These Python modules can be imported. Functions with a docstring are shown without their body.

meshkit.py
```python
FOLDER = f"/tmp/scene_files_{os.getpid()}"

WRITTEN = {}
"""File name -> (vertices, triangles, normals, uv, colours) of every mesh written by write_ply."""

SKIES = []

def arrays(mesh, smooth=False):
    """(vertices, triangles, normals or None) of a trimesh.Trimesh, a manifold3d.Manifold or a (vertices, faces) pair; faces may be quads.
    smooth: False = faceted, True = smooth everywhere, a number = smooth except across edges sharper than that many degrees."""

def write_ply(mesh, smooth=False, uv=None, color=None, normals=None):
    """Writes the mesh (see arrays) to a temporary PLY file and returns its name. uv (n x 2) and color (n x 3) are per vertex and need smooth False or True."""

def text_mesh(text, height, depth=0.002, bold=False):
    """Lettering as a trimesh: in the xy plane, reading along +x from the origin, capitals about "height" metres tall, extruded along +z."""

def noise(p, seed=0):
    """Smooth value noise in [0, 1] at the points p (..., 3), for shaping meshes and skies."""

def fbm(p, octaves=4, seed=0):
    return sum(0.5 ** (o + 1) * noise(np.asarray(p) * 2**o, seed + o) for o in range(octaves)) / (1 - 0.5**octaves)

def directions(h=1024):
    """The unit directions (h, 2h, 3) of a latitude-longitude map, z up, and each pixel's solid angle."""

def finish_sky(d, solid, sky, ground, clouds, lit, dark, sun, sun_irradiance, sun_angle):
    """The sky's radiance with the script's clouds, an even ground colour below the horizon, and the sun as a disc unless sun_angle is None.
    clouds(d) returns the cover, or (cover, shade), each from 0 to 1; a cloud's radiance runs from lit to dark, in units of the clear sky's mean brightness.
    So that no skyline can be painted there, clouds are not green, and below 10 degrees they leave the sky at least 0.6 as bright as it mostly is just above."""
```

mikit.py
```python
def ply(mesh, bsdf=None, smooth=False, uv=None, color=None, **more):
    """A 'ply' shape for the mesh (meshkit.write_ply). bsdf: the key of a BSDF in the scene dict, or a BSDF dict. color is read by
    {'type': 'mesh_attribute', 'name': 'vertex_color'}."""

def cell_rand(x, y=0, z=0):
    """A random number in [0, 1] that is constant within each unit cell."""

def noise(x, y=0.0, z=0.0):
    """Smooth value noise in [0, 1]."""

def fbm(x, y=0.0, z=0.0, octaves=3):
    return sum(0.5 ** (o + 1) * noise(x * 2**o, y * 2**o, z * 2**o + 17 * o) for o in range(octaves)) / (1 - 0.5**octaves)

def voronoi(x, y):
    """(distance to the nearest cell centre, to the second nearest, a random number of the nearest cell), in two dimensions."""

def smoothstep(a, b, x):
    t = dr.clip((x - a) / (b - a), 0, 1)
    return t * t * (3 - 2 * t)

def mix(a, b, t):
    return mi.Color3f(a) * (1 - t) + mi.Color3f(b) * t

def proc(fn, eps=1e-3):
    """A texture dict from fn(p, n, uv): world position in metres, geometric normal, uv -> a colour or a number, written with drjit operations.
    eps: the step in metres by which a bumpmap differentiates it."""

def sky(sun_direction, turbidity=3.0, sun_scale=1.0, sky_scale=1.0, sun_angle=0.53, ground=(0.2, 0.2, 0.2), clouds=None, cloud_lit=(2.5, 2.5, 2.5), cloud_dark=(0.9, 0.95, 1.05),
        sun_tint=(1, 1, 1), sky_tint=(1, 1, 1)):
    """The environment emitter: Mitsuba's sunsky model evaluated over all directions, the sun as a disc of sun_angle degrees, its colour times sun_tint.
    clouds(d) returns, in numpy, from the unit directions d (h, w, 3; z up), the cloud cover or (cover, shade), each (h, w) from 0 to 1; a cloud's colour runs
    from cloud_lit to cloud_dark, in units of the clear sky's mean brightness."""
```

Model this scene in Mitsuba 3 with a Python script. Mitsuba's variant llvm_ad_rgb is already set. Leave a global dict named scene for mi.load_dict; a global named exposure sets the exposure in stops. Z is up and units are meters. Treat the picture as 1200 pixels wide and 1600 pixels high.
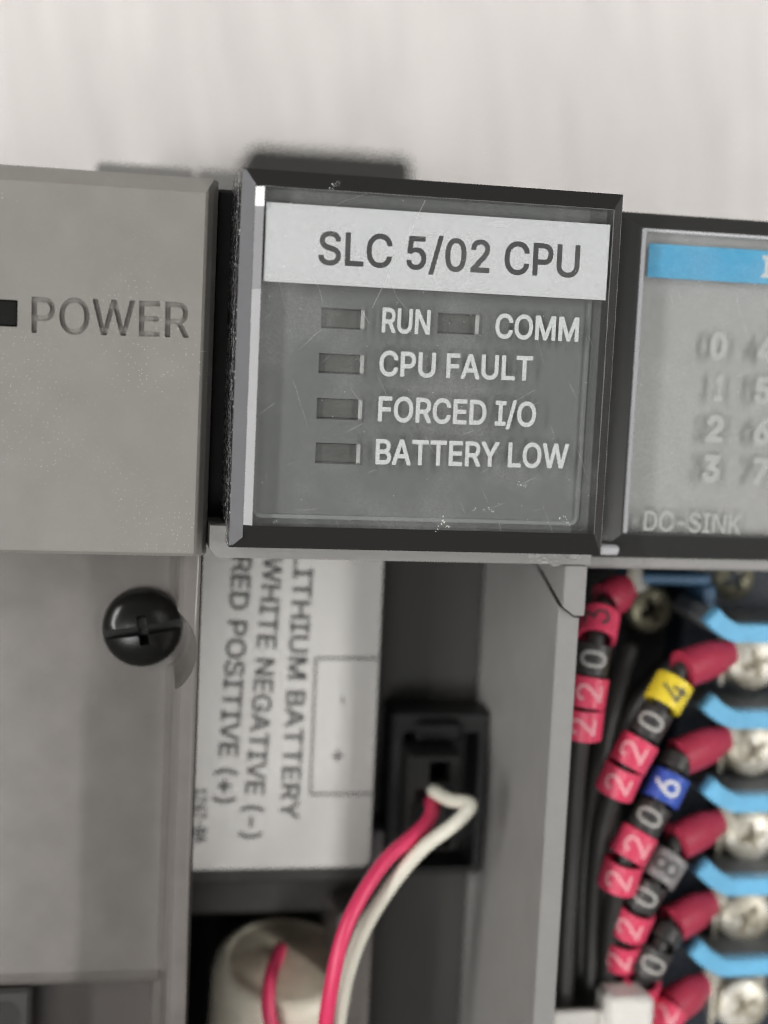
import math
import numpy as np
import trimesh
import shapely
import shapely.geometry as sg
from shapely import affinity
from shapely.ops import unary_union
import manifold3d as m3
import mitsuba as mi
import drjit as dr
import mikit
import meshkit
from mikit import proc, noise, fbm, smoothstep, mix, cell_rand, voronoi

T = mi.ScalarTransform4f
scene, labels = {}, {}
rng = np.random.default_rng(7)
LIFT = 145.0     # mm: the rack lies on its back on the table, its front LIFT above it; all sizes below are mm, z = 0 the front of the middle module's window cover

# ------------------------------------------------------------------ camera, light, exposure
ROT = np.array([[0.98102723, 0.04703504, 0.18807786], [-0.02581684, 0.993178, -0.1137143], [-0.19214335, 0.10670124, 0.97554896]])
EYE = np.array([-11.4553, -15.1266, 127.4049])
FPX = 2300.0


def world(p):
    return (np.asarray(p, float) + [0, 0, LIFT]) * 0.001


eye = world(EYE)
scene['camera'] = {
    'type': 'thinlens', 'fov': math.degrees(2 * math.atan(600 / FPX)), 'fov_axis': 'x', 'near_clip': 0.01, 'far_clip': 20.0,
    'aperture_radius': 0.0019, 'focus_distance': 0.1305,
    'to_world': T().look_at(origin=eye.tolist(), target=(eye - ROT[2]).tolist(), up=ROT[1].tolist())}
exposure = 0.62
scene['room_light'] = {'type': 'constant', 'radiance': {'type': 'rgb', 'value': [0.11, 0.109, 0.107]}}


def lamp(key, centre, target, w, h, power, colour, label):
    scene[key] = {'type': 'rectangle', 'to_world': T().look_at(origin=list(centre), target=list(target), up=[0, 1, 0.01]) @ T().scale([w / 2, h / 2, 1]),
                  'bsdf': {'type': 'diffuse', 'reflectance': {'type': 'rgb', 'value': [0.5, 0.5, 0.5]}},
                  'emitter': {'type': 'area', 'radiance': {'type': 'rgb', 'value': [c * power for c in colour]}}}
    labels[key] = {'label': label, 'category': 'lamp'}


lamp('tube_lamp', (-1.00, 0.12, 1.05), (0, -0.03, 0.1), 0.10, 1.2, 18.5, (1.0, 0.985, 0.96), 'long narrow white lamp hanging up on the left side')
lamp('tube_lamp_001', (0.95, 0.12, 1.25), (0, -0.03, 0.1), 0.10, 1.2, 19.0, (1.0, 0.985, 0.96), 'long narrow white lamp hanging up on the right side')
lamp('ceiling_lamp', (-0.58, -0.62, 1.95), (0, 0, 0.1), 0.8, 0.6, 4.9, (1.0, 0.985, 0.965), 'wide white ceiling panel lamp straight above the rack')


def P(x, y, z):
    """The point of the plane z (mm) seen at a place of the photograph (its 1200 x 1600 pixels)."""
    d = ROT.T @ np.array([(x - 600) / FPX, (800 - y) / FPX, -1.0])
    return EYE + (z - EYE[2]) / d[2] * d


# ------------------------------------------------------------------ materials
def rgb(*c):
    return {'type': 'rgb', 'value': list(c)}


def two(b):
    return {'type': 'twosided', 'bsdf': b}


def plastic(name, c, rough=0.4, spec=0.5, **more):
    scene[name] = two({'type': 'principled', 'base_color': rgb(*c) if isinstance(c, tuple) else proc(c), 'roughness': rough, 'specular': spec, **more})


K = 1000.0


def abs_colour(base, speck=0.0, dirt=0.12):
    def fn(p, n, uv):
        x, y, z = p.x * K, p.y * K, p.z * K
        a = fbm(x * 0.35, y * 0.35, z * 0.35, octaves=4)
        b = noise(x * 9, y * 9, z * 9)
        t = 1 + dirt * (a - 0.5) * 2 + 0.05 * (b - 0.5)
        c = mi.Color3f(base) * t
        if speck:
            d1, _, r = voronoi(x * 2.1 + z, y * 2.1)
            zone = smoothstep(0.50, 0.75, fbm(x * 0.13 + 7, y * 0.13 + 1, 0.0, octaves=3))
            s = (1 - smoothstep(0.05, 0.13, d1)) * dr.select(r > 0.55, 1.0, 0.0) * (0.15 + zone)
            c = mix(c, mi.Color3f(0.62, 0.61, 0.58), dr.clip(s * speck, 0, 1))
        return c
    return fn


def bumped(name, c, rough, fn, scale, spec=0.5, eps=2e-5, **more):
    scene[name] = two({'type': 'bumpmap', 'arbitrary': proc(fn, eps), 'scale': scale,
                       'bsdf': {'type': 'principled', 'base_color': rgb(*c) if isinstance(c, tuple) else proc(c), 'roughness': rough, 'specular': spec, **more}})


def grain(p, n, uv):
    return noise(p.x * 6000, p.y * 6000, p.z * 6000) * 1e-5 + noise(p.x * 1500, p.y * 1500, p.z * 1500) * 2e-5


bumped('grey_cover_plastic', abs_colour((0.232, 0.221, 0.204), speck=0.42, dirt=0.08), 0.42, grain, 0.35)
bumped('grey_floor_plastic', abs_colour((0.155, 0.143, 0.133), dirt=0.18), 0.27, grain, 0.10, 0.6)
bumped('grey_wall_plastic', abs_colour((0.27, 0.266, 0.257), dirt=0.06), 0.33, grain, 0.25)
plastic('dark_grey_plastic', (0.040, 0.039, 0.036), 0.5, 0.4)
plastic('shaded_floor_plastic', (0.085, 0.074, 0.068), 0.4, 0.4)  # shadow over the lower floor put into its colour
plastic('barrier_grey', (0.13, 0.14, 0.145), 0.5, 0.4)
plastic('black_plastic', (0.008, 0.008, 0.008), 0.4, 0.4)
plastic('matt_black', (0.010, 0.010, 0.010), 0.7, 0.3)
plastic('gloss_black', (0.006, 0.006, 0.0055), 0.22, 0.5)
plastic('smoke_plastic', (0.020, 0.0195, 0.019), 0.15, 0.5)
plastic('smoke_plastic_lit', (0.17, 0.17, 0.18), 0.25, 0.7)  # left bevel: the light it reflects is put into the base colour


def side_colour(p, n, uv):
    y, z = p.y * K, p.z * K
    d, _, r = voronoi(y * 2.4, z * 2.4)
    s = (1 - smoothstep(0.14, 0.34, d)) * dr.select(r > 0.40, 1.0, 0.0) * smoothstep(0.25, 0.6, fbm(y * 0.8, z * 2.0, 0.0))
    lines = (1 - smoothstep(0.08, 0.2, dr.abs(z - 142.6))) * 0.5 + (1 - smoothstep(0.08, 0.2, dr.abs(z - 139.0))) * 0.5
    return mix(mi.Color3f(0.016, 0.016, 0.017), mi.Color3f(0.85, 0.85, 0.85), dr.clip(s * 1.0 + lines * 0.5, 0, 1))


plastic('smoke_plastic_grey', (0.030, 0.030, 0.029), 0.28, 0.5)
plastic('smoke_side', side_colour, 0.3, 0.5)
plastic('panel_edge', (0.25, 0.26, 0.25), 0.25)
plastic('panel_grey_green', abs_colour((0.160, 0.166, 0.159), dirt=0.07), 0.35)
plastic('panel_light_grey', abs_colour((0.385, 0.380, 0.368), dirt=0.05), 0.40)
plastic('numeral_dark', (0.315, 0.31, 0.30), 0.5, 0.3)
plastic('numeral_pale', (0.49, 0.49, 0.475), 0.5, 0.3)
plastic('lit_slope_grey', (0.56, 0.56, 0.54), 0.5, 0.3)
plastic('indicator_dark', abs_colour((0.10, 0.102, 0.094), dirt=0.3), 0.25, 0.6)
plastic('label_white', abs_colour((0.64, 0.645, 0.65), dirt=0.02), 0.45, 0.4)
plastic('sticker_white', abs_colour((0.74, 0.73, 0.705), dirt=0.03), 0.35, 0.5)
plastic('ink_dark', (0.055, 0.055, 0.055), 0.5, 0.3)
plastic('ink_grey', (0.07, 0.07, 0.07), 0.6, 0.3)
plastic('ink_white', (0.66, 0.67, 0.66), 0.5, 0.3)


def blue_strip(p, n, uv):
    x, y = p.x * K, p.y * K
    return mix(mi.Color3f(0.035, 0.36, 0.62), mi.Color3f(0.09, 0.47, 0.72), smoothstep(0.5, 0.85, noise(x * 9, y * 9)) * 0.8)


plastic('blue_strip', blue_strip, 0.4)
plastic('cyan_plastic', abs_colour((0.15, 0.45, 0.70), dirt=0.22), 0.36)
plastic('deep_blue_plastic', (0.06, 0.13, 0.22), 0.4)
plastic('navy_plastic', (0.010, 0.017, 0.03), 0.5)
plastic('red_sleeve', abs_colour((0.40, 0.035, 0.07), dirt=0.15), 0.35, 0.5)
plastic('red_marker', abs_colour((0.66, 0.055, 0.12), dirt=0.12), 0.38, 0.5)
plastic('red_wire_coat', abs_colour((0.70, 0.045, 0.13), dirt=0.10), 0.33, 0.5)
plastic('white_wire_coat', abs_colour((0.72, 0.70, 0.60), dirt=0.08), 0.33, 0.5)
plastic('black_wire_coat', (0.034, 0.034, 0.032), 0.42, 0.5)
plastic('black_marker', (0.035, 0.033, 0.032), 0.4, 0.5)
plastic('yellow_marker', (0.80, 0.62, 0.04), 0.4, 0.5)
plastic('blue_marker', (0.035, 0.085, 0.42), 0.4, 0.5)
plastic('grey_marker', (0.23, 0.22, 0.22), 0.4, 0.5)
plastic('ink_bone', (0.40, 0.39, 0.37), 0.5, 0.3)
plastic('ink_pink', (0.78, 0.34, 0.38), 0.5, 0.3)
plastic('nylon_white', abs_colour((0.72, 0.70, 0.66), dirt=0.05), 0.4)
plastic('cream_wrap', abs_colour((0.82, 0.77, 0.64), dirt=0.10), 0.35)
plastic('cap_beige', abs_colour((0.54, 0.49, 0.38), dirt=0.5), 0.5)
plastic('residue_dull', (0.36, 0.355, 0.345), 0.3, 0.5)
plastic('residue', (0.55, 0.55, 0.53), 0.25, 0.5)


def nickel_colour(p, n, uv):
    a = smoothstep(0.35, 0.7, fbm(p.x * 900, p.y * 900, p.z * 900))
    b = smoothstep(0.55, 0.8, fbm(p.x * 350 + 5, p.y * 350, p.z * 350))
    return mix(mix(mi.Color3f(0.82, 0.79, 0.71), mi.Color3f(0.60, 0.56, 0.46), a), mi.Color3f(0.34, 0.30, 0.21), b * 0.7)


scene['nickel'] = two({'type': 'principled', 'base_color': proc(nickel_colour), 'metallic': 0.5, 'roughness': 0.42})


scene['shaded_nickel'] = two({'type': 'principled', 'base_color': rgb(0.20, 0.19, 0.13), 'metallic': 0.6, 'roughness': 0.4})  # shade under the overhang put into the colour of two screws


def table_colour(p, n, uv):
    x, y = p.x * K, p.y * K
    warp = 6 * noise(x * 0.03, y * 0.03) + 0.12 * y
    st = fbm((x + warp) * 0.30, y * 0.035, 0.0, octaves=3)
    fine = noise((x + warp) * 1.1, y * 0.10)
    blot = fbm(x * 0.02 + 3, y * 0.02, 0.0, octaves=2)
    t = 1 + 0.17 * (st - 0.5) + 0.08 * (fine - 0.5) + 0.10 * (blot - 0.5)
    return mi.Color3f(0.79, 0.755, 0.735) * t


scene['table_laminate'] = two({'type': 'principled', 'base_color': proc(table_colour), 'roughness': 0.55, 'specular': 0.3})


# worn clear pane: a thin clear sheet with fine scratches and dust where it is dull
def wear_amount(p, n, uv):
    x, y = p.x * K, p.y * K
    cloud = smoothstep(0.40, 0.80, fbm(x * 0.16, y * 0.16, 3.0, octaves=4))
    out = 0.012 + 0.055 * cloud + 0.05 * cloud * noise(x * 7, y * 7)
    for k, (ang, th) in enumerate(((0.45, 0.83), (2.0, 0.86))):
        c, s = math.cos(ang), math.sin(ang)
        u = x * c + y * s
        v = -x * s + y * c + 3.0 * noise(x * 0.10 + k, y * 0.10, k + 2.0) + 0.4 * noise(x * 0.6, y * 0.6, k + 9.0)
        row = dr.floor(v * 1.3)
        off = 0.5 * (cell_rand(row, k, 3) - 0.5)
        thin = 1 - smoothstep(0.01, 0.05, dr.abs((v * 1.3 - row - 0.5) / 1.3 - off))
        seg = smoothstep(th, th + 0.12, noise(u * 0.32, row * 7.3, k * 3.0))
        out += 0.20 * thin * seg * (0.4 + 0.6 * noise(u * 5, v * 5))
    d, _, r = voronoi(x * 0.8, y * 0.8)
    out += 0.35 * (1 - smoothstep(0.015, 0.05, d)) * dr.select(r > 0.9, 1.0, 0.0)
    # one long hairline scratch across the title label
    t = dr.clip(((x - 11.6) * 4.2 + (y + 11.2) * 9.4) / (4.2 * 4.2 + 9.4 * 9.4), 0, 1)
    d = dr.sqrt(dr.square(x - 11.6 - 4.2 * t) + dr.square(y + 11.2 - 9.4 * t))
    out += 0.25 * (1 - smoothstep(0.01, 0.05, d))
    return dr.clip(out, 0, 1)


scene['worn_pane'] = {'type': 'blendbsdf', 'weight': proc(wear_amount),
                      'a': {'type': 'thindielectric', 'int_ior': 1.5, 'specular_transmittance': rgb(0.93, 0.94, 0.94)},
                      'b': two({'type': 'diffuse', 'reflectance': rgb(0.72, 0.73, 0.72)})}
plastic('worn_lit_edge', (0.14, 0.14, 0.14), 0.4, 0.4)
plastic('glint_white', (0.90, 0.90, 0.90), 0.3, 0.5)  # edge facets: glint and reflections painted as separate tones
plastic('reflect_grey', (0.30, 0.30, 0.31), 0.4, 0.3)
plastic('reflect_light', (0.40, 0.40, 0.41), 0.4, 0.3)
scene['clear_edge'] = two({'type': 'principled', 'base_color': rgb(0.50, 0.50, 0.52), 'roughness': 0.15, 'specular': 0.7})


# ------------------------------------------------------------------ mesh helpers (mm)
def put(key, mesh, bsdf, smooth=False):
    n, k = 0, key
    while k in scene:
        n += 1
        k = f'{key}_{n:03d}'
    if hasattr(mesh, 'to_mesh'):
        q = mesh.to_mesh()
        mesh = trimesh.Trimesh(q.vert_properties[:, :3], q.tri_verts, process=False)
    elif isinstance(mesh, (list, tuple)):
        mesh = trimesh.util.concatenate([as_tri(m) for m in mesh])
    else:
        mesh = mesh.copy()
    mesh.vertices = world(mesh.vertices)
    scene[k] = mikit.ply(mesh, bsdf, smooth)
    return k


def as_tri(m):
    if hasattr(m, 'to_mesh'):
        q = m.to_mesh()
        return trimesh.Trimesh(q.vert_properties[:, :3], q.tri_verts, process=False)
    return m


def thing(key, label, cat, group=None, kind=None):
    n, k = 0, key
    while k in labels:
        n += 1
        k = f'{key}_{n:03d}'
    labels[k] = {'label': label, 'category': cat}
    if group:
        labels[k]['group'] = group
    return k


def hull(pts):
    return m3.Manifold.hull_points(np.asarray(pts, float))


def box(x0, x1, y0, y1, z0, z1, b=0.2):
    """A box with chamfered edges."""
    x0, x1 = sorted((x0, x1)); y0, y1 = sorted((y0, y1)); z0, z1 = sorted((z0, z1))
    b = max(1e-4, min(b, 0.45 * min(x1 - x0, y1 - y0, z1 - z0)))
    pts = []
    for sx, x in ((1, x0), (-1, x1)):
        for sy, y in ((1, y0), (-1, y1)):
            for sz, z in ((1, z0), (-1, z1)):
                pts += [(x, y + sy * b, z + sz * b), (x + sx * b, y, z + sz * b), (x + sx * b, y + sy * b, z)]
    return hull(pts)


def section(poly):
    polys = list(getattr(poly, 'geoms', [poly]))
    rings = []
    for g in polys:
        if g.is_empty:
            continue
        g = sg.polygon.orient(g)
        rings.append(np.array(g.exterior.coords)[:-1])
        rings += [np.array(r.coords)[:-1] for r in g.interiors]
    return m3.CrossSection(rings, m3.FillRule.EvenOdd)


def extrude(poly, z0, z1):
    return section(poly).extrude(z1 - z0).translate((0, 0, z0))


def rounded_prism(poly, z0, z1, b=0.2, steps=2):
    """An extruded outline with a rounded front (z1) edge."""
    out = extrude(poly, z0, z1 - b)
    for k in range(steps):
        a0, a1 = math.pi / 2 * k / steps, math.pi / 2 * (k + 1) / steps
        i0, i1 = b * (1 - math.cos(a0)), b * (1 - math.cos(a1))
        h0, h1 = z1 - b + b * math.sin(a0), z1 - b + b * math.sin(a1)
        out = out + extrude(poly.buffer(-(i0 + i1) / 2, join_style=1), h0 - 0.001, h1)
    return out


def prism_x(poly_yz, x0, x1):
    """An outline in (y, z) extruded along x."""
    m = section(poly_yz).extrude(x1 - x0)
    return m.transform(np.array([[0, 0, 1, x0], [1, 0, 0, 0], [0, 1, 0, 0]], float))


def prism_y(poly_xz, y0, y1):
    """An outline in (x, z) extruded along y."""
    m = section(poly_xz).extrude(y1 - y0)
    return m.transform(np.array([[1, 0, 0, 0], [0, 0, -1, y1], [0, 1, 0, 0]], float))


def rrect(x0, x1, y0, y1, r):
    return sg.box(min(x0, x1) + r, min(y0, y1) + r, max(x0, x1) - r, max(y0, y1) - r).buffer(r, quad_segs=6)


def spline(pts, n=12):
    """Catmull-Rom through the points (centripetal enough for smooth wires)."""
    p = np.asarray(pts, float)
    p = np.vstack([2 * p[0] - p[1], p, 2 * p[-1] - p[-2]])
    out = []
    for i in range(1, len(p) - 2):
        t = np.linspace(0, 1, n, endpoint=False)[:, None]
        a, b, c, d = p[i - 1], p[i], p[i + 1], p[i + 2]
        out.append(0.5 * (2 * b + (c - a) * t + (2 * a - 5 * b + 4 * c - d) * t**2 + (3 * b - a - 3 * c + d) * t**3))
    out.append(p[-2][None])
    return np.vstack(out)


def frames(path):
    t = np.gradient(path, axis=0)
    t /= np.linalg.norm(t, axis=1, keepdims=True)
    a = np.array([0, 0, 1.0])
    out = []
    for k in range(len(path)):
        a = a - t[k] * (a @ t[k])
        if np.linalg.norm(a) < 1e-6:
            a = np.cross(t[k], [1, 0, 0])
        a /= np.linalg.norm(a)
        out.append(a.copy())
    return t, np.array(out)


def tube(path, r, sides=20, round_ends=True):
    path = np.asarray(path, float)
    r = np.broadcast_to(r, (len(path),)).astype(float)
    t, a = frames(path)
    if round_ends:
        path = np.vstack([path[0] - t[0] * r[0] * 0.35, path, path[-1] + t[-1] * r[-1] * 0.35])
        r = np.r_[r[0] * 0.55, r, r[-1] * 0.55]
        t, a = np.vstack([t[:1], t, t[-1:]]), np.vstack([a[:1], a, a[-1:]])
    b = np.cross(t, a)
    ang = np.arange(sides) * 2 * np.pi / sides
    v = path[:, None] + r[:, None, None] * (np.cos(ang)[None, :, None] * a[:, None] + np.sin(ang)[None, :, None] * b[:, None])
    n = len(path)
    i, j = np.meshgrid(np.arange(n - 1), np.arange(sides), indexing='ij')
    q = np.stack([i * sides + j, i * sides + (j + 1) % sides, (i + 1) * sides + (j + 1) % sides, (i + 1) * sides + j], -1).reshape(-1, 4)
    f = np.vstack([q[:, [0, 1, 2]], q[:, [0, 2, 3]]])
    vv = np.vstack([v.reshape(-1, 3), path[0], path[-1]])
    c0, c1 = n * sides, n * sides + 1
    e = np.arange(sides)
    f = np.vstack([f, np.stack([np.full(sides, c0), (e + 1) % sides, e], 1), np.stack([np.full(sides, c1), (n - 1) * sides + e, (n - 1) * sides + (e + 1) % sides], 1)])
    return trimesh.Trimesh(vv, f, process=False)


def lathe(profile, axis_point, axis, sides=48):
    """profile: (radius, height) along the axis."""
    axis = np.asarray(axis, float) / np.linalg.norm(axis)
    a = np.cross(axis, [1, 0, 0] if abs(axis[0]) < 0.9 else [0, 1, 0])
    a /= np.linalg.norm(a)
    b = np.cross(axis, a)
    ang = np.arange(sides) * 2 * np.pi / sides
    ring = np.cos(ang)[:, None] * a + np.sin(ang)[:, None] * b
    prof = np.asarray(profile, float)
    v = (np.asarray(axis_point) + prof[:, 1, None, None] * axis + prof[:, 0, None, None] * ring[None]).reshape(-1, 3)
    n = len(prof)
    i, j = np.meshgrid(np.arange(n - 1), np.arange(sides), indexing='ij')
    q = np.stack([i * sides + j, i * sides + (j + 1) % sides, (i + 1) * sides + (j + 1) % sides, (i + 1) * sides + j], -1).reshape(-1, 4)
    return trimesh.Trimesh(v, np.vstack([q[:, [0, 1, 2]], q[:, [0, 2, 3]]]), process=False)


_glyph = {}


def letters(text, weight=0.0):
    """The outline of a line of text, capitals 1 high, from x = 0."""
    key = (text, weight)
    if key not in _glyph:
        m = meshkit.text_mesh(text, 1.0, depth=0.1)
        low = m.vertices[:, 2] < 1e-6
        tri = [sg.Polygon(m.vertices[f][:, :2]) for f in m.faces if low[f].all()]
        s = unary_union([t.buffer(0.002) for t in tri if t.area > 1e-9]).buffer(-0.002)
        if weight:
            s = s.buffer(weight, join_style=1)
        x0, y0, x1, y1 = s.bounds
        _glyph[key] = affinity.translate(s, -x0, 0).simplify(0.004)
    return _glyph[key]


def write(text, a, b, height, weight=0.0):
    """Text whose baseline runs from a to b (mm, xy): stretched to that length."""
    a, b = np.asarray(a[:2]), np.asarray(b[:2])
    s = letters(text, weight / height)
    x1 = s.bounds[2]
    L, ang = np.linalg.norm(b - a), math.atan2(b[1] - a[1], b[0] - a[0])
    s = affinity.scale(s, L / x1, height, origin=(0, 0))
    s = affinity.rotate(s, ang, origin=(0, 0), use_radians=True)
    return affinity.translate(s, *a)


# ------------------------------------------------------------------ setting: the table top
scene['table_top'] = {'type': 'rectangle', 'to_world': T().translate([0, 0, 0]).scale([1.6, 1.6, 1]), 'bsdf': {'type': 'ref', 'id': 'table_laminate'}}
labels['table_top'] = {'label': 'pale grey blurred table top behind the rack', 'category': 'table', 'kind': 'structure'}

# ------------------------------------------------------------------ rack chassis
c = thing('rack_chassis', 'grey rack chassis with a dark tab sticking out above the modules', 'rack')
put(c + '__back_plate', box(-60, 95, -150, 6, -144.5, -139, 0.5), 'dark_grey_plastic')
t0, t1 = P(384, 229, -128), P(642, 247, -128)
put(c + '__mounting_tab', rounded_prism(rrect(t0[0], t1[0], -20, t0[1], 2.2), -139.0, -126, 0.6), 'dark_grey_plastic', 40)
a0, a1 = P(150, 252, -45), P(303, 258, -45)
put(c + '__top_clip', box(a0[0], a1[0], -8, a0[1], -139, -45, 0.4), 'grey_wall_plastic')
a0, a1 = P(309, 262, -60), P(372, 262, -60)
put(c + '__top_clip', box(a0[0], a1[0], -8, a0[1], -139, -60, 0.4), 'grey_wall_plastic')

# ------------------------------------------------------------------ power supply (left)
ps = thing('power_supply', 'grey power supply module with POWER engraved on its front, at the left', 'power supply')
put(ps + '__housing', box(-48, -1.9, -140, -1.9, -139, -31, 0.3), 'grey_wall_plastic')
ZC = -2.4
fx, fy, gy = (P(320, 290, ZC)[0] + P(306, 800, ZC)[0]) / 2, P(160, 862, ZC)[1], P(160, 291, ZC)[1]
ty = P(160, 268, ZC - 1.6)[1]
fr = [(-48, fy), (fx, fy), (fx, gy), (-48, gy)]
tx = P(334, 500, ZC - 1.6)[0] + 0.05
cover = hull([(x, y, ZC) for x, y in fr] + [(x, y, ZC - 0.3) for x, y in ((-48, fy - 0.3), (fx, fy - 0.3))] + [(x, y, ZC - 1.5) for x, y in ((-48, fy - 0.4), (tx - 0.42, fy - 0.4), (tx - 0.42, ty), (-48, ty))] +
             [(x, y, ZC - 3.6) for x, y in ((-48, fy - 0.4), (tx + 0.12, fy - 0.4), (tx + 0.12, ty), (-48, ty))] + [(x, y, -13.0) for x, y in ((-48, fy - 0.4), (tx + 0.15, fy - 0.4), (tx + 0.15, ty), (-48, ty))])
power = write('POWER', P(49, 519, ZC), P(295, 527, ZC), 2.95, 0.05)
w0, w1 = P(-30, 466, ZC), P(27, 511, ZC)
wd = sg.box(w0[0], w1[1], w1[0], w0[1])
cover = cover - extrude(power, ZC - 0.6, 0.5) - extrude(wd, ZC - 1.7, 0.5)
put(ps + '__front_cover', cover, 'grey_cover_plastic')
labels[ps + '__front_cover'] = {'label': 'grey front cover with POWER engraved beside a dark square window'}
put(ps + '__indicator_window', box(w0[0] + 0.03, w1[0] - 0.06, w1[1] + 0.06, w0[1] - 0.03, ZC - 1.65, ZC - 0.5, 0.1), 'gloss_black')

# lower bay: a moulded floor with a step, rising to the wall on the right
ZF = -14.0
xf = P(257, 1100, ZF)[0]
wall_top = [(xf + 0.45, ZF + 0.35), (xf + 0.75, ZF + 0.9), (-4.0, -4.7), (-3.82, -4.25), (-3.5, -4.0), (-2.45, -4.0), (-2.2, -4.12), (-2.05, -4.4), (-2.0, -4.9), (-2.0, -30.5), (-48, -30.5)]
prof = [(-48, ZF), (xf, ZF)] + wall_top
yb = P(200, 1515, ZF)[1]
sc = P(223, 986, ZF + 2.4)
floor = prism_y(sg.Polygon(prof), yb, -33.45)
floor = floor - m3.Manifold.cylinder(14, 4.25, 4.55, 64).translate((sc[0] + 0.2, sc[1] - 0.35, ZF + 0.02))
put(ps + '__bay_floor', floor, 'grey_floor_plastic', 35)
# below: the wall runs on; drop and dark floor stand in for a shadow
low = prism_y(sg.Polygon([(xf - 0.1, ZF - 6)] + wall_top[:-1] + [(xf - 0.1, -30.5)]), -139, yb)
put(ps + '__shade_tray', box(-48, xf - 0.12, -139, yb - 0.02, -30.5, ZF - 6, 0.05), 'shaded_floor_plastic')
put(ps + '__lower_wall', low, 'grey_floor_plastic', 35)
put(ps + '__shade_ramp', prism_x(sg.Polygon([(yb, ZF - 0.01), (yb - 0.7, ZF - 0.15), (yb - 1.3, ZF - 0.55), (yb - 1.8, ZF - 1.2), (yb - 2.2, ZF - 2.2), (yb - 2.5, ZF - 3.6), (yb - 2.7, ZF - 6), (yb, ZF - 6)]), -48, xf + 0.3), 'grey_floor_plastic', 40)
b0 = b1 = P(48, 1546, -14)
tb = box(-40, b1[0], -110, b0[1], ZF - 6, -14, 0.35) - extrude(rrect(-30, b1[0] - 0.9, -100, b0[1] - 1.1, 1.5), -17, -5)
put(ps + '__terminal_frame', tb, 'dark_grey_plastic', 30)
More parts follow.
